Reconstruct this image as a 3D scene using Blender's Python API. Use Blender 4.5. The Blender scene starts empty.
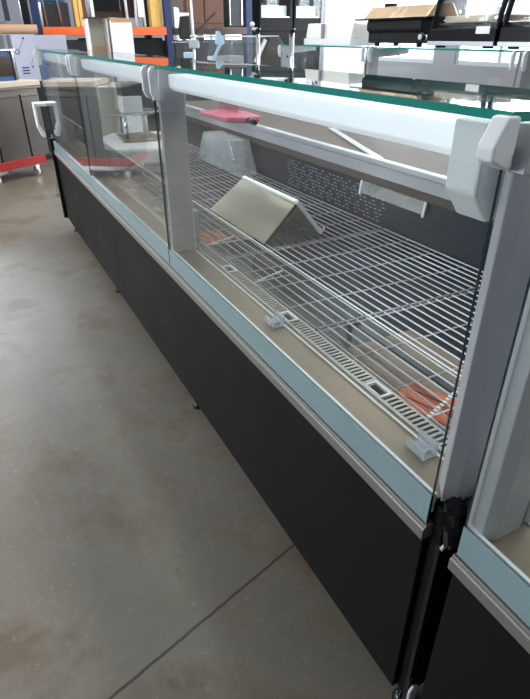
import bpy, bmesh, math, random
from mathutils import Vector, Matrix
random.seed(4)
sc = bpy.context.scene
COL = sc.collection

# ------------------------------------------------------------------ materials
def new_mat(name):
    m = bpy.data.materials.new(name); m.use_nodes = True
    nt = m.node_tree; nt.nodes.clear()
    return m, nt, nt.nodes, nt.links

def mat(name, c, rough=.5, metal=0., var=.0, scale=8., bump=0., stretch=(1, 1, 1), spec=.5, c2=None, emit=None, coat=0.):
    m, nt, N, L = new_mat(name)
    out = N.new('ShaderNodeOutputMaterial'); b = N.new('ShaderNodeBsdfPrincipled')
    L.new(b.outputs[0], out.inputs[0])
    b.inputs['Base Color'].default_value = (*c, 1); b.inputs['Roughness'].default_value = rough
    b.inputs['Metallic'].default_value = metal; b.inputs['Specular IOR Level'].default_value = spec
    b.inputs['Coat Weight'].default_value = coat
    if emit:
        b.inputs['Emission Color'].default_value = (*c, 1); b.inputs['Emission Strength'].default_value = emit
    if var or bump or c2:
        tc = N.new('ShaderNodeTexCoord'); mp = N.new('ShaderNodeMapping'); mp.inputs['Scale'].default_value = stretch
        L.new(tc.outputs['Object'], mp.inputs[0])
        n = N.new('ShaderNodeTexNoise'); n.inputs['Scale'].default_value = scale; n.inputs['Detail'].default_value = 5
        L.new(mp.outputs[0], n.inputs[0])
        mx = N.new('ShaderNodeMix'); mx.data_type = 'RGBA'
        cc = c2 or tuple(x * (1 - var) for x in c)
        mx.inputs[6].default_value = (*cc, 1); mx.inputs[7].default_value = (*[min(1, x * (1 + (0 if c2 else var))) for x in c], 1)
        L.new(n.outputs[0], mx.inputs[0]); L.new(mx.outputs[2], b.inputs['Base Color'])
        mr = N.new('ShaderNodeMapRange'); mr.inputs[3].default_value = max(0, rough - .08); mr.inputs[4].default_value = rough + .1
        L.new(n.outputs[0], mr.inputs[0]); L.new(mr.outputs[0], b.inputs['Roughness'])
        if bump:
            bp = N.new('ShaderNodeBump'); bp.inputs['Strength'].default_value = bump; bp.inputs['Distance'].default_value = .004
            L.new(n.outputs[0], bp.inputs['Height']); L.new(bp.outputs[0], b.inputs['Normal'])
    return m

def glass(name, tint=(.93, .975, .96), base=.04, smear=0.):
    m, nt, N, L = new_mat(name)
    out = N.new('ShaderNodeOutputMaterial'); mix = N.new('ShaderNodeMixShader')
    tr = N.new('ShaderNodeBsdfTransparent'); tr.inputs[0].default_value = (*tint, 1)
    gl = N.new('ShaderNodeBsdfGlossy'); gl.inputs['Roughness'].default_value = .015
    lw = N.new('ShaderNodeLayerWeight'); lw.inputs[0].default_value = .5
    p = N.new('ShaderNodeMath'); p.operation = 'POWER'; p.inputs[1].default_value = 4.5
    a = N.new('ShaderNodeMath'); a.operation = 'MULTIPLY_ADD'; a.inputs[1].default_value = 1 - base; a.inputs[2].default_value = base
    L.new(lw.outputs['Facing'], p.inputs[0]); L.new(p.outputs[0], a.inputs[0]); L.new(a.outputs[0], mix.inputs[0])
    L.new(tr.outputs[0], mix.inputs[1]); L.new(gl.outputs[0], mix.inputs[2])
    last = mix
    if smear:                                   # faint dust film on the pane
        df = N.new('ShaderNodeBsdfDiffuse'); df.inputs[0].default_value = (.8, .85, .9, 1)
        tc = N.new('ShaderNodeTexCoord'); n = N.new('ShaderNodeTexNoise'); n.inputs['Scale'].default_value = 2.2; n.inputs['Detail'].default_value = 4
        L.new(tc.outputs['Object'], n.inputs[0])
        mr = N.new('ShaderNodeMapRange'); mr.inputs[1].default_value = .35; mr.inputs[2].default_value = .75
        mr.inputs[3].default_value = 0.25 * smear; mr.inputs[4].default_value = smear
        L.new(n.outputs[0], mr.inputs[0])
        m2 = N.new('ShaderNodeMixShader'); L.new(mr.outputs[0], m2.inputs[0]); L.new(mix.outputs[0], m2.inputs[1]); L.new(df.outputs[0], m2.inputs[2])
        last = m2
    L.new(last.outputs[0], out.inputs[0])
    return m

M = {}
M['pane'] = glass('clear_pane', (.965, .98, .975), base=.03, smear=.006)
M['top_pane'] = glass('top_pane', (.9, .96, .945), base=.08, smear=.01)
M['clip'] = glass('milky_clip_plastic', (.9, .91, .92), base=.10, smear=.5)
M['reflstrip'] = glass('milky_reflection_strip', (.8, .78, .74), base=.08, smear=.45)
M['grille'] = mat('grille_steel', (.34, .33, .31), .35, .7, var=.15, scale=20)
M['acrylic'] = glass('clear_acrylic', (.9, .91, .92), base=.07, smear=.10)
M['edge'] = mat('green_glass_edge', (.0, .235, .185), .15, spec=.6)
M['edge_dark'] = mat('dark_green_glass_edge', (.004, .055, .048), .15, spec=.5)
M['black'] = mat('black_panel', (.0085, .0082, .0082), .5, var=.15, scale=3, spec=.18)
M['blackgloss'] = mat('black_gloss', (.008, .008, .009), .16)
M['blackrubber'] = mat('black_foam', (.012, .012, .012), .8, var=.4, scale=60, bump=.6)
M['alu'] = mat('anodised_aluminium', (.62, .64, .67), .36, .75, var=.06, scale=14, stretch=(1, .05, 1))
M['alutrim'] = mat('trim_aluminium', (.28, .265, .245), .5, .5, var=.08, scale=20, stretch=(1, .03, 1))
M['post'] = mat('grey_post_aluminium', (.47, .48, .51), .4, .3, var=.08, scale=6, stretch=(1, 1, .1))
M['band'] = mat('frosted_blue_band', (.27, .385, .405), .22, var=.05, scale=3)
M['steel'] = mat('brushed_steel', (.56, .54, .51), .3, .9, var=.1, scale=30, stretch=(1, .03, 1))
M['beigesteel'] = mat('warm_brushed_steel', (.27, .215, .16), .3, .65, var=.18, scale=22, stretch=(1, .05, 1))
M['worktop'] = mat('brown_grained_worktop', (.125, .095, .078), .55, .1, var=.55, scale=22, stretch=(1, .04, 1))
M['wire'] = mat('coated_wire', (.44, .46, .49), .35, .5)
M['wiredark'] = mat('dark_wire', (.10, .105, .115), .4, .5)
M['well'] = mat('dark_well_steel', (.028, .028, .032), .35, .5, var=.35, scale=7, bump=.1)
M['navy'] = mat('navy_back_panel', (.016, .021, .036), .36, .2, var=.25, scale=9)
M['paledash'] = mat('pale_dashes', (.30, .33, .38), .4, .3)
M['white'] = mat('white_plastic', (.80, .82, .84), .42)
M['whitewarm'] = mat('offwhite_card', (.78, .77, .72), .7, var=.03, scale=5)
M['pinkc'] = mat('pink_plastic', (.62, .16, .24), .4, var=.2, scale=14)
M['pinkveil'] = glass('pink_clear_plastic', (.9, .55, .62), base=.06, smear=.2)
M['orange'] = mat('orange_paint', (.80, .13, .025), .5, var=.08, scale=6)
M['orangelabel'] = mat('orange_label', (.78, .15, .04), .55, var=.2, scale=40)
M['bluep'] = mat('rack_blue_paint', (.008, .02, .075), .5)
M['navyblue'] = mat('appliance_blue', (.02, .09, .24), .4)
M['skyblue'] = mat('pale_blue_plastic', (.40, .56, .66), .5)
M['kraft'] = mat('kraft_paper', (.52, .31, .19), .75, var=.08, scale=12)
M['cardboard'] = mat('cardboard', (.46, .27, .14), .8, var=.12, scale=14)
M['beigecard'] = mat('beige_cardboard', (.62, .54, .42), .8, var=.06, scale=9)
M['yellow'] = mat('yellow_timber', (.68, .42, .12), .6, var=.18, scale=6, stretch=(4, 1, .2))
M['wood'] = mat('brown_timber', (.11, .04, .018), .5, var=.3, scale=8, stretch=(4, 1, .3))
M['lilac'] = mat('lilac_board', (.52, .54, .66), .6, var=.05, scale=4)
M['darkinkblue'] = mat('ink', (.06, .07, .12), .6)
M['darkgrey'] = mat('dark_grey_metal', (.04, .04, .045), .4, .3, var=.3, scale=5)
M['brownglass'] = mat('bronze_steel', (.075, .05, .042), .22, .5, var=.2, scale=4)
M['redp'] = mat('red_trolley_paint', (.42, .02, .015), .42, var=.2, scale=9)
M['cabsteel'] = mat('cabinet_steel', (.15, .135, .12), .32, .85, var=.12, scale=4, stretch=(1, 1, .2))
M['chrome'] = mat('chrome', (.75, .76, .78), .15, .95)
M['bronzelid'] = mat('bronze_glass_lid', (.56, .40, .24), .25, .3, var=.1, scale=5)
M['paper'] = mat('white_paper', (.86, .86, .86), .7)
M['led'] = mat('milky_lamp_cover', (.86, .91, .97), .35, emit=.36)
M['traysteel'] = mat('brown_tray_steel', (.20, .145, .10), .4, .4, var=.2)
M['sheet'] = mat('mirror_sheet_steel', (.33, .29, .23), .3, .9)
M['duct'] = mat('brown_duct', (.075, .055, .042), .6, var=.5, scale=40, bump=.3)
M['wallp'] = mat('grey_plaster', (.27, .27, .30), .8, var=.06, scale=2)
M['ceil'] = mat('ceiling_sheet', (.34, .34, .36), .7, var=.04, scale=2)
M['frame'] = mat('window_frame', (.45, .48, .53), .5)
M['winglass'] = glass('window_glass', (.95, .97, .98))
M['lampglow'] = mat('lamp_diffuser', (1, 1, 1), .5, emit=3.0)
M['bluecloth'] = mat('blue_cloth', (.05, .13, .30), .8, var=.4, scale=30)

# concrete floor
def floor_mat():
    m, nt, N, L = new_mat('polished_concrete')
    out = N.new('ShaderNodeOutputMaterial'); b = N.new('ShaderNodeBsdfPrincipled'); L.new(b.outputs[0], out.inputs[0])
    g = N.new('ShaderNodeNewGeometry')
    def noise(s, d, lo, hi, dist=0.):
        n = N.new('ShaderNodeTexNoise'); n.inputs['Scale'].default_value = s; n.inputs['Detail'].default_value = d
        n.inputs['Roughness'].default_value = .62; n.inputs['Distortion'].default_value = dist
        L.new(g.outputs['Position'], n.inputs[0])
        r = N.new('ShaderNodeMapRange'); r.inputs[1].default_value = lo; r.inputs[2].default_value = hi
        L.new(n.outputs[0], r.inputs[0]); return r.outputs[0]
    def mix(f, a, c):
        x = N.new('ShaderNodeMix'); x.data_type = 'RGBA'
        L.new(f, x.inputs[0])
        for i, v in ((6, a), (7, c)):
            if isinstance(v, tuple): x.inputs[i].default_value = (*v, 1)
            else: L.new(v, x.inputs[i])
        return x.outputs[2]
    c = mix(noise(1.6, 8, .35, .68), (.155, .138, .108), (.232, .212, .175))
    st = noise(3.2, 9, .50, .64, .15)
    c = mix(st, c, (.150, .112, .075))
    c = mix(noise(45, 3, .60, .78), c, (.26, .245, .22))
    c = mix(noise(6, 8, .63, .74, .5), c, (.115, .088, .062))
    # saw-cut joint
    sp = N.new('ShaderNodeSeparateXYZ'); L.new(g.outputs['Position'], sp.inputs[0])
    def ma(op, a, bb, cc=None):
        n = N.new('ShaderNodeMath'); n.operation = op
        for i, v in enumerate((a, bb, cc)):
            if v is None: continue
            if isinstance(v, (int, float)): n.inputs[i].default_value = v
            else: L.new(v, n.inputs[i])
        return n.outputs[0]
    ang = math.atan2(.165, .542)
    d = ma('ADD', ma('MULTIPLY', sp.outputs[0], -math.sin(ang)), ma('MULTIPLY', sp.outputs[1], math.cos(ang)))
    d0 = .523 * math.sin(ang) + .306 * math.cos(ang)
    nz = N.new('ShaderNodeTexNoise'); nz.inputs['Scale'].default_value = 25; L.new(g.outputs['Position'], nz.inputs[0])
    dd = ma('ABSOLUTE', ma('SUBTRACT', ma('ADD', d, ma('MULTIPLY', nz.outputs[0], .006)), d0 + .003), 0)
    line = ma('LESS_THAN', dd, .0040)
    c = mix(line, c, (.062, .050, .040))
    L.new(c, b.inputs['Base Color'])
    L.new(noise(2.2, 6, .2, .8), b.inputs['Roughness'])
    r = b.inputs['Roughness'].links[0].from_node; r.inputs[3].default_value = .34; r.inputs[4].default_value = .50
    bp = N.new('ShaderNodeBump'); bp.inputs['Strength'].default_value = .12; bp.inputs['Distance'].default_value = .004
    L.new(nz.outputs[0], bp.inputs['Height']); L.new(bp.outputs[0], b.inputs['Normal'])
    return m
M['floor'] = floor_mat()

# ------------------------------------------------------------------ mesh builder
class MB:
    def __init__(s): s.v = []; s.f = []; s.mi = []; s.sm = []; s.cur = 0
    def face(s, idx, smooth=False): s.f.append(idx); s.mi.append(s.cur); s.sm.append(smooth)
    def box(s, x0, x1, y0, y1, z0, z1):
        n = len(s.v)
        s.v += [(x, y, z) for z in (z0, z1) for y in (y0, y1) for x in (x0, x1)]
        for q in ((0, 2, 3, 1), (4, 5, 7, 6), (0, 1, 5, 4), (2, 6, 7, 3), (0, 4, 6, 2), (1, 3, 7, 5)):
            s.face([n + i for i in q])
        return s
    def obox(s, c, u, v, w):                    # oriented box: centre and three half-vectors
        c, u, v, w = map(Vector, (c, u, v, w)); n = len(s.v)
        for k in (-1, 1):
            for j in (-1, 1):
                for i in (-1, 1): s.v.append(tuple(c + u * i + v * j + w * k))
        for q in ((0, 2, 3, 1), (4, 5, 7, 6), (0, 1, 5, 4), (2, 6, 7, 3), (0, 4, 6, 2), (1, 3, 7, 5)):
            s.face([n + i for i in q])
        return s
    def prism(s, prof, axis, a0, a1, smooth=False):   # closed profile of 2-D points swept along an axis
        n = len(s.v); k = len(prof)
        def P(p, a): return {'y': (p[0], a, p[1]), 'x': (a, p[0], p[1]), 'z': (p[0], p[1], a)}[axis]
        s.v += [P(p, a0) for p in prof] + [P(p, a1) for p in prof]
        for i in range(k):
            j = (i + 1) % k; s.face([n + i, n + j, n + k + j, n + k + i], smooth)
        s.face([n + i for i in range(k)][::-1]); s.face([n + k + i for i in range(k)])
        return s
    def tube(s, p0, p1, r, seg=8, r1=None):
        p0, p1 = Vector(p0), Vector(p1); d = (p1 - p0).normalized()
        a = d.orthogonal().normalized(); b = d.cross(a); n = len(s.v); r1 = r if r1 is None else r1
        for p, rr in ((p0, r), (p1, r1)):
            for i in range(seg):
                t = 2 * math.pi * i / seg; s.v.append(tuple(p + (a * math.cos(t) + b * math.sin(t)) * rr))
        for i in range(seg):
            j = (i + 1) % seg; s.face([n + i, n + j, n + seg + j, n + seg + i], seg > 5)
        s.face([n + i for i in range(seg)][::-1]); s.face([n + seg + i for i in range(seg)])
        return s
    def lathe(s, prof, c=(0, 0, 0), seg=32):
        n = len(s.v); k = len(prof)
        for i in range(seg):
            t = 2 * math.pi * i / seg
            s.v += [(c[0] + r * math.cos(t), c[1] + r * math.sin(t), c[2] + z) for r, z in prof]
        for i in range(seg):
            j = (i + 1) % seg
            for q in range(k - 1): s.face([n + i * k + q, n + j * k + q, n + j * k + q + 1, n + i * k + q + 1], True)
        return s
    def build(s, name, m, parent=None, bevel=0., loc=(0, 0, 0)):
        me = bpy.data.meshes.new(name); me.from_pydata(s.v, [], s.f)
        for mm in (m if isinstance(m, (list, tuple)) else [m]): me.materials.append(mm)
        me.polygons.foreach_set('material_index', s.mi); me.polygons.foreach_set('use_smooth', s.sm)
        bm = bmesh.new(); bm.from_mesh(me); bmesh.ops.recalc_face_normals(bm, faces=bm.faces); bm.to_mesh(me); bm.free()
        me.update()
        o = bpy.data.objects.new(name, me); COL.objects.link(o); o.location = loc
        if parent: o.parent = parent
        if bevel:
            md = o.modifiers.new('bevel', 'BEVEL'); md.width = bevel; md.segments = 2; md.limit_method = 'ANGLE'
        return o

def box(*a): return MB().box(*a)
def tag(o, label, cat, group=None, kind=None):
    o['label'] = label; o['category'] = cat
    if group: o['group'] = group
    if kind: o['kind'] = kind
    return o
def thing(name, label, cat, loc=(0, 0, 0), rz=0., group=None):
    o = bpy.data.objects.new(name, None); COL.objects.link(o); o.location = loc; o.rotation_euler = (0, 0, rz)
    o.empty_display_size = .1
    return tag(o, label, cat, group)
def struct(name, b, m, bevel=0.):
    o = b.build(name, m, bevel=bevel); o['kind'] = 'structure'; return o
def copy_tree(o, parent=None):
    c = o.copy(); COL.objects.link(c); c.parent = parent
    for ch in list(o.children): copy_tree(ch, c)
    return c
def pane_mb(x0, x1, y0, y1, z0, z1):            # clear faces, green polished edges
    b = MB(); b.box(x0, x1, y0, y1, z0, z1)
    ext = (x1 - x0, y1 - y0, z1 - z0); thin = ext.index(min(ext))
    kinds = (2, 2, 1, 1, 0, 0)                   # axis of each face of box()
    b.mi = [0 if kinds[i] == thin else 1 for i in range(6)]
    return b

# ------------------------------------------------------------------ the refrigerated counter
ML = 1.25
def bracket(y, root, big=False):
    if big: prof = [(.006, 1.186), (-.012, 1.186), (-.027, 1.157), (-.026, 1.142), (-.002, 1.132), (.006, 1.132)]
    else: prof = [(.004, 1.186), (-.014, 1.186), (-.023, 1.172), (-.021, 1.118), (-.012, 1.100), (.004, 1.097)]
    b = MB().prism(prof, 'y', y, y + (.024 if big else .013)).build('glass_bracket', M['white'], root, .003)
    return b
def make_counter(name, label, n, loc, group=None, full=True, near_bracket=True, rz=0):
    R = thing(name, label, 'display counter', loc, rz, group); Lg = n * ML
    b = box(0, .02, .004, Lg - .004, .10, .548).build('front_panel', M['black'], R, .0015)
    box(.03, .95, .01, Lg - .01, .10, .47).build('tank', M['darkgrey'], R)
    # painted end cheeks
    for y0, y1 in ((-.02, .002), (Lg - .002, Lg + (.028 if full else .002))):
        far = y0 > .5 and full; xf = -.022 if far else .012; zf = .652 if far else .618
        MB().prism([(xf, .10), (.95, .10), (.95, .80), (.885, .80), (.885, .50), (.12, .50), (.10, zf), (xf, zf)], 'y', y0, y1).build('end_panel', M['black'], R, .001)
    k = 0
    for i in range(n):
        for y in ((-.02, ML - .05) if i == 0 else (ML - .05,)):
            fy = i * ML + y + .03
            fb = MB().tube((.045, fy, .022), (.045, fy, .10), .012, 12); fb.lathe([(.0, 0), (.022, 0), (.022, .008), (.012, .024), (0, .024)], (.045, fy, 0), 16)
            fb.build('foot', M['blackgloss'], R)
    # aluminium trim with its fine ridges
    MB().prism([(.0, .548), (-.009, .549), (-.009, .570), (-.0065, .5725), (-.0045, .5725), (-.003, .577), (.012, .577), (.012, .548)], 'y', 0, Lg).build('trim_rail', M['alutrim'], R)
    # glass modules
    for i in range(n):
        y0, y1 = i * ML + .004 + (.025 if i else 0), (i + 1) * ML + (.021 if i < n - 1 else -.004)
        g = pane_mb(0, .005, y0, y1, .578, 1.180).build('front_glass', [M['pane'], M['edge_dark']], R)
        box(-.0012, .0, y0, y1, .580, .640).build('frosted_band', M['band'], g)
        box(.0055, .011, y0, y1, .60, .6405).build('glass_channel', M['white'], R, .001)
        bracket(i * ML + .050 if i else -.006, R, i == 0)
        bracket((i + 1) * ML - .022 if i < n - 1 else Lg - .026, R)
        # lamp under the top glass
        a, c = i * ML + .10, (i + 1) * ML - .03
        lh = MB().prism([(.030, 1.166), (.090, 1.166), (.098, 1.150), (.090, 1.122), (.045, 1.122), (.030, 1.134)], 'y', a, c).build('lamp_housing', M['led'], R, .004)
        MB().prism([(.012, 1.174), (.100, 1.172), (.108, 1.160), (.104, 1.060), (.040, 1.055), (.012, 1.092)], 'y', a - .058, a - .006).build('lamp_end_cap', M['white'], lh, .004)
    # top glass, one long pane and a clip over every seam
    tm = pane_mb(-.002, .325, 0, Lg, 1.180, 1.190)
    tm.v = [(x, y, z - (.0082 if x > .1 else 0)) for x, y, z in tm.v]
    tg = tm.build('top_glass', [M['top_pane'], M['edge']], R)
    for i in range(n + 1):
        yy = min(max(i * ML + .02, .03), Lg - .03)
        MB().prism([(.06 + .012 * math.cos(t * .7854), yy + .012 * math.sin(t * .7854)) for t in range(8)], 'z', 1.176, 1.1795).build('rubber_pad', M['blackgloss'], R)
    # posts
    for i in range(n + 1):
        y = i * ML if i < n else Lg - .04
        if i == 0:
            y = -.020; cx = [(.040, y + .05), (.010, y + .014), (.027, y), (.088, y), (.088, y + .05)]
        elif full: cx = [(.014, y + .035), (.009, y), (.086, y), (.086, y + .035)]
        else: cx = [(.010, y + .04), (.010, y + .012), (.026, y), (.076, y), (.076, y + .04)]
        p = MB().prism(cx, 'z', .632, 1.128).build('post', M['post'], R, .0015)
        MB().prism([(.010, 1.128), (.015, 1.178), (.34, 1.1705), (.34, 1.145), (.15, 1.128)], 'y', y, y + .04).build('top_arm', M['post'], p, .0015)
        if i in (1, 2) or not full:
            ft = box(.088, .108, y + .004, y + .036, .632, .76).build('post_foot_plate', M['alu'], p, .001)
            MB().tube((.098, y + .003, .66), (.098, y + .0055, .66), .004, 8).build('screw', M['darkgrey'], ft)
        if i == 0 or i == n:
            MB().tube((.055, y - .003, 1.10), (.055, y + .001, 1.10), .010, 16).build('hole_plug', M['brownglass'], p)
    # end glass at each end
    for y in (.044, Lg - .048):
        MB().prism([(.09, .64), (.88, .64), (.88, .845), (.34, 1.15), (.09, 1.126)], 'y', y - .002, y + .004).build('end_glass', M['pane'], R)
    # deck and air grille
    box(.0115, .092, .002, Lg - .002, .622, .631).build('front_deck', M['beigesteel'], R)
    g = MB(); g.box(.092, .100, .002, Lg - .002, .620, .634); g.box(.134, .140, .002, Lg - .002, .596, .628)
    ns = int(Lg / .0125)
    for k in range(ns):
        y = .01 + k * .0125
        if 20 < k % 30 < 25: continue
        if y > Lg - .01: break
        g.box(.100, .134, y, y + .006, .624, .628)
    g.cur = 1
    for k in range(20, ns - 6, 30):
        y = .012 + k * .0125
        g.box(.101, .133, y, y + .006, .624, .6305); g.box(.101, .133, y + .050, y + .056, .624, .6305)
        g.box(.101, .106, y + .006, y + .050, .624, .6305); g.box(.128, .133, y + .006, y + .050, .624, .6305)
    g.build('air_grille', [M['grille'], M['white']], R)
    # well
    w = MB(); w.box(.10, .93, .01, Lg - .01, .47, .49); w.box(.135, .146, .01, Lg - .01, .49, .583); w.box(.146, .158, .01, Lg - .01, .575, .583); w.box(.300, .326, .01, Lg - .01, .575, .583); [w.box(.306, .316, q_ * .6 + .05, q_ * .6 + .06, .49, .575) for q_ in range(int(Lg / .6) + 1) if q_ * .6 + .07 < Lg]; w.box(.86, .886, .01, Lg - .01, .575, .583)
    w.build('well', M['well'], R)
    # rear inner panel with rows of small pale dashes
    lv = box(.886, .93, .01, Lg - .01, .49, .80); lv.cur = 1
    for y_a, y_b in ((.28, .50), (1.25, 2.05), (2.45, 2.75)):
        for r_ in range(9):
            for s_ in range(int((y_b - y_a) / .030)):
                y = y_a + s_ * .030 + (r_ % 4) * .0075; z = .604 + r_ * .0145
                if y_b < Lg and (s_ * 3 + r_) % 7 > 1: lv.box(.8845, .8865, y, y + .017, z, z + .004)
    lv.build('rear_inner_panel', [M['navy'], M['paledash']], R)
    box(.868, .886, .012, Lg - .012, .748, .780).build('cable_duct', M['duct'], R, .002)
    box(.864, .886, .012, Lg - .012, .780, .826).build('worktop_apron', M['post'], R, .002)
    MB().box(.886, 1.30, .0, Lg, .80, .838).build('worktop', M['worktop'], R, .002)
    box(.856, .886, .0, Lg, .826, .848).build('worktop_rail', M['alu'], R, .003)
    box(.93, 1.05, .01, Lg - .01, .10, .80).build('rear_body', M['darkgrey'], R)
    return R

A = make_counter('refrigerated_counter', 'long black fronted glass display counter crossing the photo, standing on the concrete floor', 3, (0, 0, 0), 'glass display counters')
B = make_counter('refrigerated_counter', 'black display counter at the right edge, butted against the near end of the long counter', 1, (0, -.06 - ML, 0), 'glass display counters', full=False)
# B is seen at its far end only: mirror its post chamfer by an own small profile
Cc = copy_tree(A); Cc.location = (2.0, .42, 0)
for o in [c for c in Cc.children if c.name.startswith('lamp_housing')]:
    for q in list(o.children): bpy.data.objects.remove(q)
    bpy.data.objects.remove(o)
Cc['label'] = 'glass display counter in the row behind, carrying the black roaster on its top'

# loose things in the gap between the two counters
b = MB(); random.seed(9)
for k in range(26):
    x = random.uniform(.0, .11); y = random.uniform(-.052, -.024); z = .575 + random.uniform(0, .055) - x * .05; r = random.uniform(.010, .020)
    t = random.uniform(0, 3); b.obox((x, y, z), (r * math.cos(t), r * .4 * math.sin(t), 0), (-r * .4 * math.sin(t), .3 * r * math.cos(t), r * .4), (0, .2 * r, r * .8))
tag(b.build('torn_foam', M['blackrubber']), 'torn black foam stuffed in the gap between the two counters', 'foam')
MB().obox((.004, -.036, .565), (.008, .001, .003), (0, .002, 0), (-.0015, 0, .003)).build('paper_scrap', M['paper'])
tag(bpy.data.objects['paper_scrap'], 'tiny white paper scrap on the torn black foam', 'paper')
g = tag(MB().prism([(-.002, .0), (.02, .0), (.02, .565), (-.002, .565)], 'y', -.034, -.026).build('joint_strip', M['blackgloss'], None, .001), 'upright black strip closing the joint between the counters', 'strip')
g2 = MB().prism([(.0, .065), (.006, .058), (.014, .05), (.016, .10), (.020, .135), (.012, .15), (.004, .145), (.004, .105)], 'y', -.030 + .0, -.022)
g2 = MB().prism([(-.0035, .0), (.018, .0), (.018, .165), (.004, .172), (-.0035, .155)], 'y', -.0425, -.0365)
tag(g2.build('plastic_tab', M['white'], None, .003), 'white plastic tab at the foot of the counter joint', 'tab')

# ------------------------------------------------------------------ wire shelves
def wire_shelf_mb(x0, x1, y0, y1, z, pitch, rw=.0023, cross=3):
    b = MB()
    n = max(2, int(round((x1 - x0) / pitch)))
    for k in range(n + 1):
        x = x0 + (x1 - x0) * k / n; b.tube((x, y0, z), (x, y1, z), rw, 5)
    for k in range(cross):
        y = y0 + (y1 - y0) * (k + .5) / cross if cross < 3 else y0 + (y1 - y0) * k / (cross - 1)
        y = min(max(y, y0 + .004), y1 - .004)
        b.tube((x0, y, z - .0045), (x1, y, z - .0045), .0022, 6)
    return b
def shelf(x0, x1, y0, y1, z, pitch, label, cross=3, m='wire', grp=None):
    root = thing('wire_shelf', label, 'wire shelf', (x0, y0, z), 0, grp)
    wire_shelf_mb(.003, x1 - x0 - .003, .003, y1 - y0 - .003, 0, pitch, cross=cross).build('wire_grid', M[m], root)
    f = MB(); w, d = x1 - x0, y1 - y0
    f.tube((0, .001, -.001), (0, d - .001, -.001), .0035, 6); f.tube((w, .001, -.001), (w, d - .001, -.001), .0035, 6)
    f.tube((0, .002, -.006), (w, .002, -.006), .003, 6); f.tube((0, d - .002, -.006), (w, d - .002, -.006), .003, 6)
    f.build('rim', M['wiredark'], root)
    return root
who = ['nearest the front corner post', 'just short of the bent steel sheet', 'beneath the bent steel sheet', 'just past the bent steel sheet', 'beside the platter stand', 'at the far end of the long counter']
for k in range(6):
    y0 = .012 + k * .6 + (.02 if k else 0); y1 = (k + 1) * .6 + .028 if k < 5 else 3.735
    shelf(.150, .872, y0, y1, .5925, .031, 'wire grid shelf ' + who[k], 5, grp='wire shelves in the long counter')
for k in range(2):
    y1 = -.105 - k * .6; y0 = y1 - .585
    shelf(.150, .872, y0, y1, .5925, .031, 'wire grid shelf inside the right edge counter' + (', nearer its corner post' if k == 0 else ', further from its corner post'), 5, grp='wire shelves in the right edge counter')

# clear risers held upright by clips on the front deck
for k, wh in enumerate(('in the near section, behind the two clips', 'in the middle section', 'in the far section')):
    r = pane_mb(.0785, .0825, k * ML + (.035 if k == 0 else .05), (k + 1) * ML - .016 if k < 2 else 3.70, .6345, .803)
    tag(r.build('clear_riser', [M['pane'], M['white']]), 'low clear front riser standing on the deck ' + wh, 'riser', 'clear risers on the deck')

# white dashes modelled for the grille slots' reflection, lying on the front grid
def reflected_dashes(y, label):
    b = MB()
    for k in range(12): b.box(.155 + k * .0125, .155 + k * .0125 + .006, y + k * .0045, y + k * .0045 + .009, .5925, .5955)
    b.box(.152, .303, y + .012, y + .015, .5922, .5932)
    tag(b.build('slot_reflection', M['white']), label, 'support strip', 'painted reflections on the front grids')  # no real support strip; dashes modelled for the slots' reflection
reflected_dashes(.19, 'white dashes standing for a reflection on the front grid beside the orange label, by the near corner')
reflected_dashes(.97, 'white dashes standing for a reflection on the front grid near the middle clear clip')
reflected_dashes(1.36, 'white dashes standing for a reflection on the front grid just right of the middle post')

# orange labels on the well floor under the grids
for (x, y, rz, lab) in ((.285, .30, .35, 'orange label strip beneath the grid nearest the near corner post'), (.29, 1.62, .3, 'orange label strip beneath the grid beside the middle post')):
    b = MB()
    for k in range(3): b.box(-.05 + k * .035, -.022 + k * .035, -.075, .075, 0, .002 + .001 * k)
    o = b.build('orange_label', M['orangelabel'], loc=(x, y, .5305)); o.rotation_euler = (0, 0, rz)
    tag(o, lab, 'label', 'orange labels under the grids')
    sup = MB().box(x - .08, x + .20, y - (.14 if y < 1 else .08), y + .24 * (y < 1) + .06, .4905, .53).build('drain_tray', M['traysteel'])
    tag(sup, 'brown steel tray under the grid ' + ('nearest the near corner post' if y < 1 else 'beside the middle post'), 'tray', 'steel trays below the grids')

# bent steel sheet (inverted V) lying on the shelves
R = thing('bent_steel_sheet', 'stainless sheet bent to a ridge, standing on the wire shelf like a tent', 'steel cover', (.36, 1.277, .5965), 0)
def sheet(p, q, r_, s_, t):
    p, q, r_, s_ = map(Vector, (p, q, r_, s_)); n = (q - p).cross(s_ - p).normalized() * t
    b = MB(); b.v = [tuple(v) for v in (p, q, r_, s_, p + n, q + n, r_ + n, s_ + n)]
    for f in ((0, 1, 2, 3), (4, 5, 6, 7), (0, 1, 5, 4), (1, 2, 6, 5), (2, 3, 7, 6), (3, 0, 4, 7)): b.face(list(f))
    return b
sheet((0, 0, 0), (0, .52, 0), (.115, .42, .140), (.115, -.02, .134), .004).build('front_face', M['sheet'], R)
sheet((.007, -.004, .004), (.007, .012, .004), (.122, -.008, .142), (.122, -.024, .142), .010).build('dark_edge_strip', M['darkgrey'], R)
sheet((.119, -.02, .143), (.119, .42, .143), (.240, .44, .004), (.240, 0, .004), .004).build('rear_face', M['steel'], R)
MB().obox((.122, .20, .144), (.008, 0, .002), (0, .222, 0), (-.001, 0, .005)).build('white_ridge_cap', M['white'], R, .001)
MB().obox((.182, -.016, .076), (.061, .010, -.069), (.0, .006, .0), (.006, 0, .005)).build('white_edge_strip', M['white'], R, .001)
MB().obox((.25, -.004, .012), (.012, 0, 0), (0, .006, 0), (0, 0, .003)).obox((.26, -.004, .022), (.003, 0, 0), (0, .006, 0), (0, 0, .010)).build('hook', M['chrome'], R)

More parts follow.
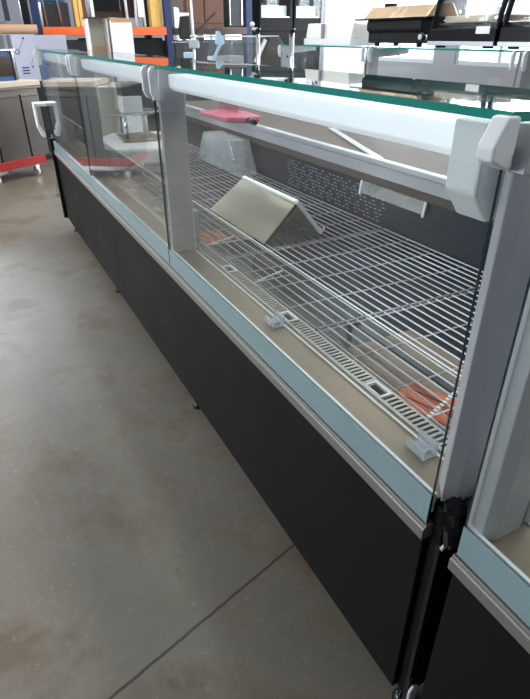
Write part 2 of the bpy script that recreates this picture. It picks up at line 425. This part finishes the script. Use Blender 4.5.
# label-clip holders on the deck edge
for i, (x, y, lab) in enumerate(((.066, .64, 'small clear plastic clip on the deck midway along the near pane'), (.066, .10, 'small clear plastic clip on the deck by the near corner post'))):
    R = thing('clear_clip', lab, 'clip', (x, y, .6315), 0, 'clear clips on the deck')
    MB().box(-.018, .011, -.024, .024, 0, .003).box(.008, .0125, -.024, .024, .003, .030).box(-.018, -.014, -.024, .024, .003, .020).build('holder', M['clip'], R, .001)
    MB().box(-.010, .006, -.016, .016, .003, .012).build('catch', M['clip'], R, .001)

# milky strip modelled for a reflection on the rear panel
R = thing('rear_reflection_strip', 'milky strip standing for a reflection on the dark rear panel', 'reflection strip', (.8735, 1.21, .613), 0)
MB().obox((0, 0, .112), (.004, 0, .026), (0, .185, 0), (-.001, 0, .0005)).build('strip', M['reflstrip'], R, .002)
for s_ in (-.19, .19): MB().obox((0, s_, .112), (.005, 0, .034), (0, .006, 0), (-.003, 0, .0005)).build('reflection_end', M['whitewarm'], R, .001)
# flat metal strip across the worktop
b = MB().obox((1.02, 1.69, .8435), (.135, .375, 0), (-.014, .008, 0), (0, 0, .003))
tag(b.build('metal_strip', M['alu']), 'flat metal strip lying aslant on the rear worktop', 'metal strip')

# platter stand
R = thing('platter_stand', 'white based stand with a round clear platter and white box, inside the long counter', 'display stand', (.42, 3.20, .5965), 0)
MB().prism([(-.27, -.32), (.10, -.40), (.24, -.20), (.26, .20), (-.08, .28), (-.27, .05)], 'z', 0, .10).build('base', M['white'], R, .018)
MB().prism([(-.10, -.16), (.12, -.18), (.17, -.04), (.14, .14), (-.07, .16)], 'z', .10, .112).build('base_plate', M['beigesteel'], R, .002)
MB().tube((-.05, -.05, .10), (-.05, -.05, .245), .010, 12).build('column', M['chrome'], R)
MB().tube((.08, .0, .10), (.08, .0, .245), .018, 12).build('column', M['white'], R)
MB().lathe([(0, .245), (.15, .245), (.175, .252), (.178, .262), (.165, .262), (.145, .253), (0, .253)], (0, 0, 0), 48).build('platter', M['acrylic'], R)
MB().box(-.06, .06, -.07, .05, .254, .345).build('white_box', M['white'], R, .006)
bpy.data.objects['white_box']['label'] = 'white box on the platter'
MB().box(-.05, .10, -.03, .09, .345, .42).build('dark_motor_cover', M['darkgrey'], R, .01)
# transparent pink piece with clear wedge
R = thing('pink_scoop', 'translucent pink scoop shaped plastic piece overhanging the front edge of the worktop', 'scoop', (.85, 2.62, .8495), -1.45)
MB().prism([(-.20, -.10), (.14, -.12), (.22, -.05), (.20, .06), (-.02, .11), (-.20, .06)], 'z', 0, .03).build('pan', M['pinkc'], R, .008)
sheet((-.17, .02, .03), (.02, .03, .03), (-.02, .05, .20), (-.15, .05, .20), .006).build('back_shield', M['pinkveil'], R)
MB().tube((.19, -.02, .016), (.33, -.06, .016), .013, 10).build('handle', M['blackgloss'], R)
tag(MB().prism([(0, 0), (.60, 0), (.48, .17), (.10, .17)], 'x', 0, .12).build('clear_wedge_tray', M['clip'], None, .004, (.73, 2.30, .5965)), 'clear wedge shaped tray on the wire shelf below the pink scoop', 'tray')

# papers and clips inside the right counter
for (x, y, rz, m, lab) in ((.22, -.16, .5, 'beigecard', 'beige card lying on the front grid of the right edge counter'), (.24, -.27, .9, 'black', 'black card lying on the front grid of the right edge counter')):
    o = box(-.06, .06, -.035, .035, 0, .004).build('loose_card', M[m], loc=(x, y, .5955)); o.rotation_euler = (0, 0, rz); tag(o, lab, 'card')
R = thing('white_clip', 'white clip on the deck of the right edge counter', 'clip', (.115, -.19, .6345), .4)
MB().box(-.03, .03, -.006, .006, 0, .006).build('bar', M['white'], R, .001)
for s_ in (-.02, .02): MB().box(s_ - .004, s_ + .004, -.022, .02, 0, .005).build('prong', M['white'], R, .001)

# ------------------------------------------------------------------ things at the far left
R = thing('serving_shelf', 'white hinged shelf box at the far end of the long counter', 'shelf', (-.075, 3.80, 0), 0)
MB().prism([(0, .87), (.012, .87), (.012, .74), (.04, .68), (.04, .655), (.02, .655), (0, .72)], 'y', 0, .10).build('side_arm', M['white'], R, .003)
MB().box(.012, .11, .0, .14, .85, .868).build('top_plate', M['white'], R, .002)
MB().box(.04, .11, .0, .02, .70, .85).build('face_plate', M['cabsteel'], R, .002)
MB().obox((.12, .55, .33), (.035, .50, -.33), (.005, 0, 0), (0, .003, .004)).build('leg', M['alu'], R)

# stainless refrigerator table on a red trolley, turned about 45 degrees
RT = thing('red_trolley', 'red painted trolley on castors under the steel cabinet', 'trolley', (.16, 5.90, 0), .576)
MB().box(-1.25, -.02, -.02, .56, .115, .195).build('frame', M['redp'], RT, .004)
for q in ((-.12, .03), (-.60, .03), (-1.18, .03), (-.12, .5), (-1.18, .5)):
    c = MB().box(q[0] - .022, q[0] + .022, q[1] - .022, q[1] + .022, .06, .115).build('castor', M['chrome'], RT)
    MB().tube((q[0] - .014, q[1], .036), (q[0] + .014, q[1], .036), .036, 20).build('wheel', M['whitewarm'], c)
ST = thing('steel_cabinet', 'stainless steel undercounter cabinet standing on the red trolley', 'cabinet', (.16, 5.90, .196), .576)
MB().box(-1.25, .06, .01, .56, 0, .62).build('body', M['cabsteel'], ST, .003)
for x0, x1 in ((-.17, .05), (-.52, -.18), (-.88, -.53), (-1.24, -.89)):
    d = MB().box(x0 + .003, x1 - .003, -.012, .009, .0, .575).build('door', M['cabsteel'], ST, .003)
    MB().box(x0 + .02, x1 - .02, -.018, -.012, .55, .56).build('handle', M['darkgrey'], d)
MB().box(-1.27, .08, -.03, .58, .62, .645).build('top', M['cabsteel'], ST, .003)
o = box(-.95, .07, -.04, .50, 0, .045).build('cardboard_sheet', M['beigecard'], None, .004, (.16, 5.90, .842)); o.rotation_euler = (0, 0, .54)
tag(o, 'thick beige cardboard sheet lying on the steel cabinet', 'cardboard')
R = thing('glass_front_appliance', 'dark blue framed appliance with glass front on the steel cabinet', 'appliance', (-.08, 5.86, .888), .4)
MB().box(-.20, .16, .02, .24, 0, .25).build('body', M['navyblue'], R, .006)
MB().box(-.17, .12, .012, .022, .04, .21).build('glass_front', M['brownglass'], R)
MB().box(-.21, .17, 0, .25, .25, .27).build('lid', M['chrome'], R, .004)
for s_ in (-.195, .125): MB().box(s_, s_ + .022, .0, .012, .0, .25).build('frame_bar', M['chrome'], R)
DC = thing('shade_filler_cabinet', 'added dark grey cabinet filling the shade behind the trolley cabinet, carrying the lilac board', 'cabinet', (.10, 6.64, 0), 0)  # added to fill the dark shade below the lilac board
MB().box(0, .72, 0, .33, .08, .83).build('body', M['darkgrey'], DC, .004)
for q in (.03, .64): MB().box(q, q + .05, .03, .08, 0, .08).build('foot', M['blackgloss'], DC)
R = thing('lilac_board', 'pale lilac printed board standing behind the steel cabinet', 'board', (.13, 6.68, .831), .0)
MB().box(0, .56, 0, .02, .0, .44).build('sheet', M['lilac'], R, .002)
b = MB()
for k in range(3): b.box(.05, .125, -.002, 0, .07 + k * .028, .084 + k * .028)
for t in range(20):
    a = t * .314; b.box(.035 + .022 * math.cos(a) - .004, .035 + .022 * math.cos(a) + .004, -.002, 0, .285 + .022 * math.sin(a) - .004, .285 + .022 * math.sin(a) + .004)
b.obox((.085, -.001, .35), (.03, 0, .045), (0, .001, 0), (.0015, 0, -.001)); b.obox((.20, -.001, .25), (.05, 0, .09), (0, .001, 0), (.0015, 0, -.001))
b.box(.11, .13, -.002, 0, .40, .42); b.box(.155, .172, -.002, 0, .13, .15)
b.build('printed_marks', M['darkinkblue'], R)
tag(MB().tube((-.45, 6.76, 1.325), (.42, 6.76, 1.325), .044, 24).build('kraft_tube', M['kraft']), 'brown kraft paper roll lying above the lilac board', 'paper roll')
R = thing('roll_rack', 'grey rack whose ledge carries the kraft paper roll', 'rack', (-.60, 6.74, 0), 0)
for x in (0, .66): MB().box(x, x + .03, 0, .03, 0, 1.27).build('upright', M['alu'], R)
MB().box(0, .98, -.02, .06, 1.27, 1.281).build('ledge', M['alu'], R)
R = thing('white_column_box', 'tall narrow white carton on an orange foot, left of the pallet rack', 'carton', (.46, 8.1, 0), 0)
MB().box(0, .13, 0, .12, 1.40, 2.1).build('carton', M['white'], R, .004); MB().box(-.02, .16, 0, .14, 1.34, 1.40).build('foot', M['orange'], R, .004)
MB().box(-.01, .15, 0, .13, 0, 1.34).build('stand', M['wallp'], R)
R = thing('draped_machine', 'white draped machine by the left wall, behind the paper roll', 'machine', (.0, 7.7, 0), 0)
MB().box(-.3, .2, 0, .4, 0, 1.42).build('base', M['wallp'], R, .01)
MB().prism([(-.30, 1.42), (.14, 1.42), (.12, 1.50), (.16, 1.62), (.10, 1.85), (-.05, 1.9), (-.30, 1.82)], 'y', .02, .36).build('drape', M['white'], R, .03)
MB().box(.20, .26, .02, .08, 1.42, 1.9).build('dark_post', M['darkinkblue'], R)

# ------------------------------------------------------------------ pallet rack and goods (y about 7)
R = thing('pallet_rack', 'pallet rack with orange beams and dark blue uprights', 'rack', (0, 7.0, 0), 0)
for x in (.42, 1.955, 3.05):
    for y in (0, .9): MB().box(x, x + .09, y, y + .08, 0, 3.0).build('upright', M['bluep' if y == 0 else 'darkgrey'], R, .004)
for z in (.08, 1.265): 
    for x0, x1 in ((.51, 1.955), (2.045, 3.05)):
        for y in (-.01, .86): MB().prism([(y, z), (y + .05, z), (y + .05, z + .085), (y, z + .085)], 'x', x0, x1).build('beam', M['orange' if x0 < 1 else 'brownglass'], R, .004)
MB().box(.51, 3.05, .04, .86, 1.345, 1.352).build('deck', M['wiredark'], R)
for i, (x0, x1, h, m, lab) in enumerate(((.55, 1.0, 1.05, 'darkgrey', 'dark grey box filling the dark void on the lower rack level, leftmost'), (1.03, 1.92, 1.07, 'black', 'wide black box filling the dark void on the lower rack level'), (2.07, 3.03, 1.04, 'darkgrey', 'dark grey box filling the dark void on the lower rack level behind the clamp stand'))):  # added dark boxes standing for the black void under the beams
    R = thing('dark_void_filler', lab, 'crate', (x0, 7.06, .166), 0)
    MB().box(0, x1 - x0, 0, .78, 0, h).build('shell', M[m], R, .01)
    for z in (.2, .5): MB().box(.02, x1 - x0 - .02, -.012, 0, z, z + .03).build('rib', M[m], R)
# on the rack
def on_rack(name, lab, cat, x, y=7.06): return thing(name, lab, cat, (x, y, 1.353), 0)
R = on_rack('dark_machine', 'dark catering machine with blue cover, leftmost on the pallet rack', 'machine', .55)
MB().box(.0, .30, .05, .5, 0, .24).build('body', M['darkgrey'], R, .01); MB().box(.0, .28, .03, .3, .24, .36).build('blue_cover', M['bluecloth'], R, .03)
for x in (.03, .19): MB().tube((x - .0, .0, .0), (x - .05, .02, .9), .012, 8).build('pole', M['chrome'], R)
MB().box(-.02, .32, .05, .5, .5, .8).build('hood', M['darkgrey'], R, .01)
R = on_rack('yellow_board_stack', 'upright yellow timber boards on the rack, left of the dark oven', 'boards', .90)
for k, x in enumerate((0, .05, .095)): MB().box(x, x + .042, .0, .12, 0, 1.2).build('board', M['yellow' if k < 2 else 'wood'], R, .002)
R = on_rack('yellow_board_stack', 'upright yellow timber boards on the rack, beside the blue upright', 'boards', 1.80)
for k, x in enumerate((0, .07)): MB().box(x, x + .068, .0, .12, 0, 1.2).build('board', M['yellow'], R, .002)
R = on_rack('dark_oven', 'brown black oven on the pallet rack above the white cartons', 'oven', 1.10)
MB().box(0, .38, .08, .6, .10, .9).build('body', M['brownglass'], R, .006); MB().box(.03, .35, .065, .08, .16, .6).build('door', M['blackgloss'], R, .004)
MB().box(.0, .035, .05, .08, .10, .6).build('white_side_trim', M['white'], R)
for x in (.02, .34): MB().box(x, x + .03, .1, .13, 0, .10).build('foot', M['chrome'], R)
R = on_rack('white_frame_stand', 'white legged steel stand on the rack right of the dark oven', 'stand', 1.50)
for x0, x1 in ((.02, .0), (.12, .17), (.23, .20)): MB().tube((x0, .05, 0), (x1, .05, .95), .016, 8).build('leg', M['white'], R)
MB().box(.155, .225, .03, .08, .10, .95).build('panel', M['white'], R, .003); MB().box(0, .25, .15, .45, .1, .9).build('dark_body', M['brownglass'], R, .01)
R = on_rack('brown_cabinet', 'brown timber cabinet on the rack right of the blue upright', 'cabinet', 2.2)
MB().box(.02, .56, .0, .5, .0, 1.0).build('carcass', M['wood'], R, .004); MB().box(.05, .27, -.012, 0, .04, .9).build('door', M['wood'], R, .003); MB().box(.30, .53, -.012, 0, .04, .9).build('door', M['wood'], R, .003)
R = on_rack('dark_machine', 'dark upright machine with pale trims at the right end of the rack', 'machine', 2.82)
MB().box(0, .22, .0, .4, .0, 1.0).build('body', M['darkgrey'], R, .01)
for x in (.02, .19): MB().box(x, x + .014, -.012, 0, .02, .9).build('trim', M['chrome'], R)

# two tall white cartons in front of the rack
R = thing('white_carton', 'tall open white carton with cream inside, left one of the pair before the orange beam', 'carton', (.88, 6.35, 0), 0, 'tall white cartons')
c = MB().box(0, .012, 0, .20, 0, 1.42).box(.20, .212, 0, .20, 0, 1.42).box(.012, .20, .188, .20, 0, 1.42).box(.012, .2, .01, .19, 0, .02).build('shell', M['whitewarm'], R)
MB().box(.012, .2, .10, .188, 1.02, 1.16).build('brown_insert', M['cardboard'], R)
MB().box(-.01, .215, -.005, .205, 1.42, 1.43).build('dark_lid', M['brownglass'], R)
MB().obox((-.02, -.05, 1.15), (.018, .045, .0), (.004, -.001, 0), (0, 0, .25)).build('flap', M['white'], R)
R = thing('white_carton', 'tall closed white carton with brown top, right one of the pair before the orange beam', 'carton', (1.115, 6.30, 0), 0, 'tall white cartons')
MB().box(0, .225, 0, .20, 0, 1.385).build('shell', M['white'], R, .003)
MB().prism([(-.005, 1.385), (.23, 1.385), (.215, 1.415), (.01, 1.43)], 'y', -.003, .203).build('brown_top', M['cardboard'], R)
MB().box(-.012, .0, -.006, .01, 0, 1.40).build('corner_strip', M['white'], R)

# clamp stand (chrome) between rack and middle case
R = thing('clamp_stand', 'grey metal clamp stand with blue base behind the long counter', 'stand', (1.62, 5.2, 0), 0)
MB().tube((0, 0, 0), (0, 0, 1.6), .013, 12).build('pole', M['alu'], R)
MB().box(-.04, .05, -.03, .03, 1.15, 1.225).build('clamp', M['post'], R, .008)
MB().tube((.07, -.03, 1.235), (.07, .03, 1.235), .035, 18).build('wheel', M['cabsteel'], R)
MB().obox((0, 0, 1.205), (.21, 0, 0), (0, .008, 0), (0, 0, .006)).build('cross_bar', M['chrome'], R)
MB().obox((.11, .02, 1.34), (.14, 0, .11), (0, .006, 0), (-.006, 0, .006)).build('diagonal_arm', M['darkgrey'], R)
MB().prism([(-.14, -.1), (.16, -.1), (.16, .1), (-.14, .1)], 'z', 0, .03).build('base', M['navyblue'], R, .005)
MB().box(-.10, -.02, -.035, .03, 1.07, 1.12).build('blue_block', M['skyblue'], R, .006)
R = thing('office_chair', 'chair with white arm and black backrest standing beside the dark blue rack upright', 'chair', (1.80, 6.2, 0), 0)
MB().prism([(.0, 1.33), (.035, 1.33), (.055, 1.42), (.055, 1.44), (.17, 1.45), (.17, 1.475), (.06, 1.475), (.05, 1.52), (.0, 1.53)], 'y', 0, .03).build('arm', M['white'], R, .006)
MB().box(.05, .19, .03, .07, 1.22, 1.44).build('backrest', M['blackrubber'], R, .02)
MB().tube((.11, .05, 0), (.11, .05, 1.24), .02, 10).build('column', M['darkgrey'], R); MB().box(-.05, .27, -.1, .2, 0, .03).build('base', M['darkgrey'], R, .01)

# middle display case with sloping glass end
R = thing('glass_case', 'low glass case with sloping end and pale blue brackets behind the long counter', 'display case', (1.42, 4.4, 0), 0)
MB().prism([(0, .1), (.90, .1), (.90, 1.0), (0, 1.0)], 'y', 0, .6).build('body', M['cabsteel'], R, .004)
MB().prism([(.02, 1.0), (.87, 1.0), (.68, 1.245), (.06, 1.245)], 'y', .05, .058).build('front_glass', M['acrylic'], R)
MB().prism([(.52, 1.0), (.89, 1.0), (.70, 1.25), (.62, 1.25)], 'y', .0, .02).build('sloping_end', M['cabsteel'], R, .002)
MB().box(.02, .70, .0, .4, 1.244, 1.256).build('top_rail', M['alu'], R, .002)
MB().obox((.095, -.02, 1.14), (.055, 0, .09), (0, .008, 0), (-.009, 0, .006)).build('blue_strut', M['skyblue'], R)
MB().prism([(.085, 1.20), (.12, 1.175), (.165, 1.20), (.16, 1.235), (.12, 1.29), (.10, 1.29)], 'y', -.03, .0).build('blue_bracket', M['skyblue'], R, .003)
MB().obox((.51, -.012, 1.14), (.05, 0, .085), (0, .008, 0), (-.012, 0, .007)).build('pale_strut', M['whitewarm'], R)
MB().box(.15, .45, .2, .35, 1.0, 1.10).build('white_inner_tray', M['white'], R, .01)
# steel barrier with two posts
R = thing('post_barrier', 'two steel posts with black caps joined by a dark rail', 'barrier', (1.64, 3.86, 0), 0)
for x, w in ((0, .022), (.30, .026)):
    p = MB().tube((x, 0, 0), (x, 0, 1.285), w * .72, 14).build('post', M['chrome'], R)
    MB().tube((x, 0, 1.28), (x, 0, 1.305), w, 14).build('cap', M['blackgloss'], p)
MB().box(.0, .45, -.01, .01, 1.282, 1.298).build('rail', M['darkgrey'], R, .002)
MB().lathe([(0, 0), (.012, .004), (.018, .02), (.012, .034), (0, .038)], (-.045, 0, 1.31), 14).tube((-.045, 0, 1.30), (0, 0, 1.30), .008, 8).build('white_knob', M['white'], R)

# glazed black framed cabinets behind
for i, (x0, x1, lab) in enumerate(((3.26, 3.76, 'black framed glass door fridge, the left of two behind the barrier'), (3.79, 4.22, 'black framed glass door fridge, the right of two behind the barrier'))):
    R = thing('glass_door_fridge', lab, 'fridge', (x0, 7.0, 0), 0, 'glass door fridges'); w = x1 - x0
    MB().box(0, w, .03, .6, 0, 1.46).box(0, .03, .03, .6, 1.45, 2.1).box(w - .03, w, .03, .6, 1.46, 2.1).box(.03, w - .03, .57, .6, 1.45, 2.1).box(0, w, .03, .6, 2.1, 2.2).build('body', M['black'], R, .004)
    MB().box(.03, w - .03, .0, .012, 1.46, 2.08).build('glass_door', M['pane'], R)
    for z in (1.46, 1.75): 
        MB().box(.03, w - .03, .05, .55, z, z + .015).build('shelf', M['alu'], R)
    MB().box(.05, w - .05, .1, .5, 1.476, 1.60).build('white_liner', M['white'], R, .01)
R = thing('notice_board', 'tall white printed notice panel right of the glass door fridges', 'notice', (4.27, 7.0, 0), 0)
MB().box(0, .72, 0, .03, .3, 2.3).build('panel', M['paper'], R, .002); MB().box(-.01, .05, -.012, .0, .3, 2.3).build('pink_strip', M['whitewarm'], R)
b = MB()
for k in range(16):
    z = 1.44 + k * .03; b.box(.47, .47 + .05 + .02 * (k % 3), -.003, 0, z, z + .010)
    if k % 2: b.box(.25, .29, -.003, 0, z, z + .008)
b.build('print_lines', M['wallp'], R)
MB().box(.1, .6, 0, .3, 0, .3).build('foot', M['alu'], R)

# ------------------------------------------------------------------ appliances on the back counter's glass top
TOPZ = 1.1905
R = thing('white_tray_cover', 'translucent white cover with white base standing on the back counter', 'cover', (2.04, 3.20, TOPZ), 0)
MB().box(0, .24, 0, .64, .0, .045).build('base', M['white'], R, .006)
MB().prism([(0.01, .045), (.23, .045), (.22, .13), (.03, .145)], 'y', .01, .63).build('cover', M['whitewarm'], R, .008)
MB().box(-.004, .012, .36, .385, .045, .14).build('divider', M['wallp'], R)
R = thing('black_roaster', 'black roaster with bronze glass lid on the back counter', 'roaster', (2.06, 2.47, TOPZ), 0)
pr = [(.02, .02), (.22, .02), (.22, .09), (.26, .105), (.26, .150), (0, .150), (0, .095), (.02, .08)]
MB().prism(pr, 'y', .04, .58).build('body', M['black'], R, .006)
MB().prism([(-.03, .150), (.28, .150), (.28, .160), (-.03, .160)], 'y', -.03, .68).build('rim', M['blackgloss'], R, .002)
MB().prism([(.0, .160), (.26, .160), (.20, .235), (.06, .225)], 'y', .0, .62).build('lid', M['bronzelid'], R, .008)
MB().box(.08, .14, .45, .51, .225, .245).build('lid_handle', M['blackgloss'], R, .003)
MB().tube((-.012, .02, .055), (.02, .02, .055), .026, 20).build('knob', M['blackgloss'], R)
MB().tube((-.016, .02, .055), (-.012, .02, .055), .016, 20).build('knob_face', M['alu'], R)
for q in ((.04, .08), (.04, .50), (.2, .08), (.2, .50)): MB().box(q[0] - .012, q[0] + .012, q[1] - .012, q[1] + .012, 0, .02).build('foot', M['blackgloss'], R)
def curved_case(y0, y1, lab, zz, sticker):
    R = thing('curved_glass_case', lab, 'display case', (2.06, y0, TOPZ), 0, 'curved glass cases on the back counter'); Ly = y1 - y0
    MB().prism([(.0, .012), (.36, .012), (.36, zz), (.04, zz), (.0, zz - .03)], 'y', 0, Ly).build('base', M['blackgloss'], R, .003)
    MB().box(-.006, .34, .0, Ly, .012, .034).build('steel_strip', M['alu'], R, .002)
    arc = [(.36 - .34 * math.cos(t), zz + .33 * math.sin(t)) for t in [i * math.pi / 2 / 10 for i in range(11)]]
    inner = [(.36 - .332 * math.cos(t), zz + .322 * math.sin(t)) for t in [i * math.pi / 2 / 10 for i in range(11)]][::-1]
    MB().prism(arc + inner, 'y', .012, Ly - .012, True).build('curved_glass', M['acrylic'] if 0 else M['pane'], R)
    fr = [(.36 - .352 * math.cos(t), zz - .02 + .362 * math.sin(t)) for t in [i * math.pi / 2 / 10 for i in range(11)]]
    fi = [(.36 - .325 * math.cos(t), zz - .02 + .330 * math.sin(t)) for t in [i * math.pi / 2 / 10 for i in range(11)]][::-1]
    for y in (0, Ly - .012): MB().prism(fr + fi, 'y', y, y + .012).build('curved_frame', M['blackgloss'], R)
    MB().box(.30, .34, .03, Ly - .03, zz + .31, zz + .33).build('top_bar', M['blackgloss'], R)
    if sticker:
        MB().box(-.0025, .0, .04, .135, .07, .105).build('white_sticker', M['paper'], R)
        MB().box(.06, .30, .05, Ly - .05, zz, zz + .035).build('beige_tray', M['beigecard'], R, .006)
    for y in (.07, Ly - .07): MB().box(.02, .06, y - .02, y + .02, 0, .012).build('foot', M['blackgloss'], R)
curved_case(1.93, 2.43, 'black based curved glass case with white sticker, right of the roaster', .125, True)
curved_case(1.38, 1.90, 'black based curved glass case cut by the right edge of the photo', .125, False)

# ------------------------------------------------------------------ the setting
X0, X1, Y0, Y1, ZC = -4.5, 5.6, -3.5, 10.2, 3.8
struct('floor', box(X0, X1, Y0, Y1, -.1, 0), M['floor'])
struct('ceiling', box(X0, X1, Y0, Y1, ZC, ZC + .1), M['ceil'])
def wall_holes(name, axis, pos, th, a0, a1, holes):
    b = MB(); cur = a0
    def put(u0, u1, z0, z1):
        if u1 - u0 < 1e-4 or z1 - z0 < 1e-4: return
        if axis == 'x': b.box(pos, pos + th, u0, u1, z0, z1)
        else: b.box(u0, u1, pos, pos + th, z0, z1)
    for (h0, h1, z0, z1) in holes:
        put(cur, h0, 0, ZC); put(h0, h1, 0, z0); put(h0, h1, z1, ZC); cur = h1
    put(cur, a1, 0, ZC); return struct(name, b, M['wallp'])
rw = [(1.0, 3.2, .9, 3.3), (3.6, 5.8, .9, 3.3), (6.2, 8.6, .9, 3.3)]
lw = [(1.8, 3.4, 1.2, 3.2), (4.5, 6.5, 1.2, 3.2)]  # added unseen windows, for bluish sheen and fill from the left
bw = [(-1.8, .1, 1.6, 3.5), (3.2, 5.2, .9, 3.3)]  # first one added out of view, shaped for the floor sheen
wall_holes('wall_right', 'x', X1, .15, Y0, Y1, rw)
wall_holes('wall_left', 'x', X0 - .15, .15, Y0, Y1, lw)
wall_holes('wall_back', 'y', Y1, .15, X0, X1, bw)
struct('wall_front', box(X0, X1, Y0 - .15, Y0, 0, ZC), M['wallp'])
n = 0
def window(axis, pos, h, nv=3):
    global n; n += 1
    root = bpy.data.objects.new('window_%d' % n, None); COL.objects.link(root); root['kind'] = 'structure'
    a0, a1, z0, z1 = h; b = MB(); g = MB()
    def put(bb, u0, u1, za, zb, d0, d1):
        if axis == 'x': bb.box(pos + d0, pos + d1, u0, u1, za, zb)
        else: bb.box(u0, u1, pos + d0, pos + d1, za, zb)
    t = .05
    put(b, a0, a1, z0, z0 + t, 0, .08); put(b, a0, a1, z1 - t, z1, 0, .08)
    for k in range(nv + 1):
        u = a0 + (a1 - a0 - t) * k / nv; put(b, u, u + t, z0 + t, z1 - t, 0, .08)
    put(b, a0 + t, a1 - t, z0 + 1.0, z0 + 1.03, .01, .07)
    put(g, a0 + t, a1 - t, z0 + t, z1 - t, .036, .044)
    b.build('window_frame', M['frame'], root); g.build('window_pane', M['winglass'], root)
for h in rw: window('x', X1 + .03, h)
for h in lw: window('x', X0 - .12, h)  # added unseen left windows
for h in bw: window('y', Y1 + .03, h)  # the first one is added, out of view

def area(name, loc, rot, sx, sy, power, col):
    l = bpy.data.lights.new(name, 'AREA'); l.shape = 'RECTANGLE'; l.size = sx; l.size_y = sy; l.energy = power; l.color = col
    o = bpy.data.objects.new(name, l); COL.objects.link(o); o.location = loc; o.rotation_euler = rot; return o
# added ceiling lamps, out of view, for fill light
i = 0
spots = [(-1.8, 1.0), (-1.8, 4.5), (1.0, -.8), (1.2, 2.2), (1.2, 5.4), (3.8, 1.0), (3.8, 4.5), (3.8, 8.0), (-1.8, 8.0)]
where = ['over the aisle nearest the camera', 'over the aisle beside the long counter', 'over the right edge counter', 'over the long counter', 'over the clamp stand', 'over the near end of the back counter', 'over the back counter far end', 'over the glass door fridges', 'over the far left corner']
for (x, y), wh in zip(spots, where):
    R = thing('added_ceiling_lamp', 'long white added ceiling lamp ' + wh, 'ceiling lamp', (x, y, 3.5), 0, 'added ceiling lamps')
    MB().box(-.12, .12, -.65, .65, .02, .07).build('housing', M['white'], R, .005)
    MB().box(-.10, .10, -.62, .62, .0, .02).build('diffuser', M['lampglow'], R)
    for s_ in (-.5, .5): MB().tube((0, s_, .07), (0, s_, .3), .004, 6).build('suspension', M['chrome'], R)
    area('added_lamp_light', (x, y, 3.49), (0, 0, 0), .2, 1.24, (26 if x > 0 else 6) if y < 1.5 else 24, (1, .98, .94))
# daylight through the windows, the added ones included
PI = math.pi
SKY = (.93, .965, 1.0)
for (a0, a1, z0, z1) in rw: area('daylight', (X1 + .25, (a0 + a1) / 2, (z0 + z1) / 2), (0, PI / 2, 0), z1 - z0, a1 - a0, 190, SKY)
for (a0, a1, z0, z1) in lw: area('daylight', (X0 - .25, (a0 + a1) / 2, (z0 + z1) / 2), (0, -PI / 2, 0), z1 - z0, a1 - a0, 125, SKY)  # fill and sheen from the added left windows
for (a0, a1, z0, z1) in bw: area('daylight', ((a0 + a1) / 2, Y1 + .25, (z0 + z1) / 2), (-PI / 2, 0, 0), a1 - a0, z1 - z0, 190, SKY)  # the first one through the added window, for floor sheen
w = bpy.data.worlds.new('World'); sc.world = w; w.use_nodes = True
w.node_tree.nodes['Background'].inputs[0].default_value = (.85, .92, 1, 1); w.node_tree.nodes['Background'].inputs[1].default_value = 2.0

# ------------------------------------------------------------------ camera
f, yaw, pit, rol = 539.55, .4743, .5277, -.0051
fw = Vector((math.sin(yaw) * math.cos(pit), math.cos(yaw) * math.cos(pit), -math.sin(pit)))
r0 = Vector((math.cos(yaw), -math.sin(yaw), 0)); u0 = r0.cross(fw)
r = r0 * math.cos(rol) + u0 * math.sin(rol); u = -r0 * math.sin(rol) + u0 * math.cos(rol)
cd = bpy.data.cameras.new('camera'); cam = bpy.data.objects.new('camera', cd); COL.objects.link(cam)
mm = Matrix((r, u, -fw)).transposed().to_4x4(); mm.translation = Vector((-.5082, -.4202, 1.2597)); cam.matrix_world = mm
cd.sensor_fit = 'HORIZONTAL'; cd.sensor_width = 36; cd.lens = f * 36 / 530; cd.clip_start = .02; cd.clip_end = 100
sc.camera = cam
sc.view_settings.view_transform = 'Standard'; sc.view_settings.look = 'None'; sc.view_settings.gamma = 1; sc.view_settings.use_curve_mapping = False
sc.view_settings.exposure = 0.42
sc.cycles.transparent_max_bounces = 40; sc.cycles.max_bounces = 8; sc.cycles.glossy_bounces = 6
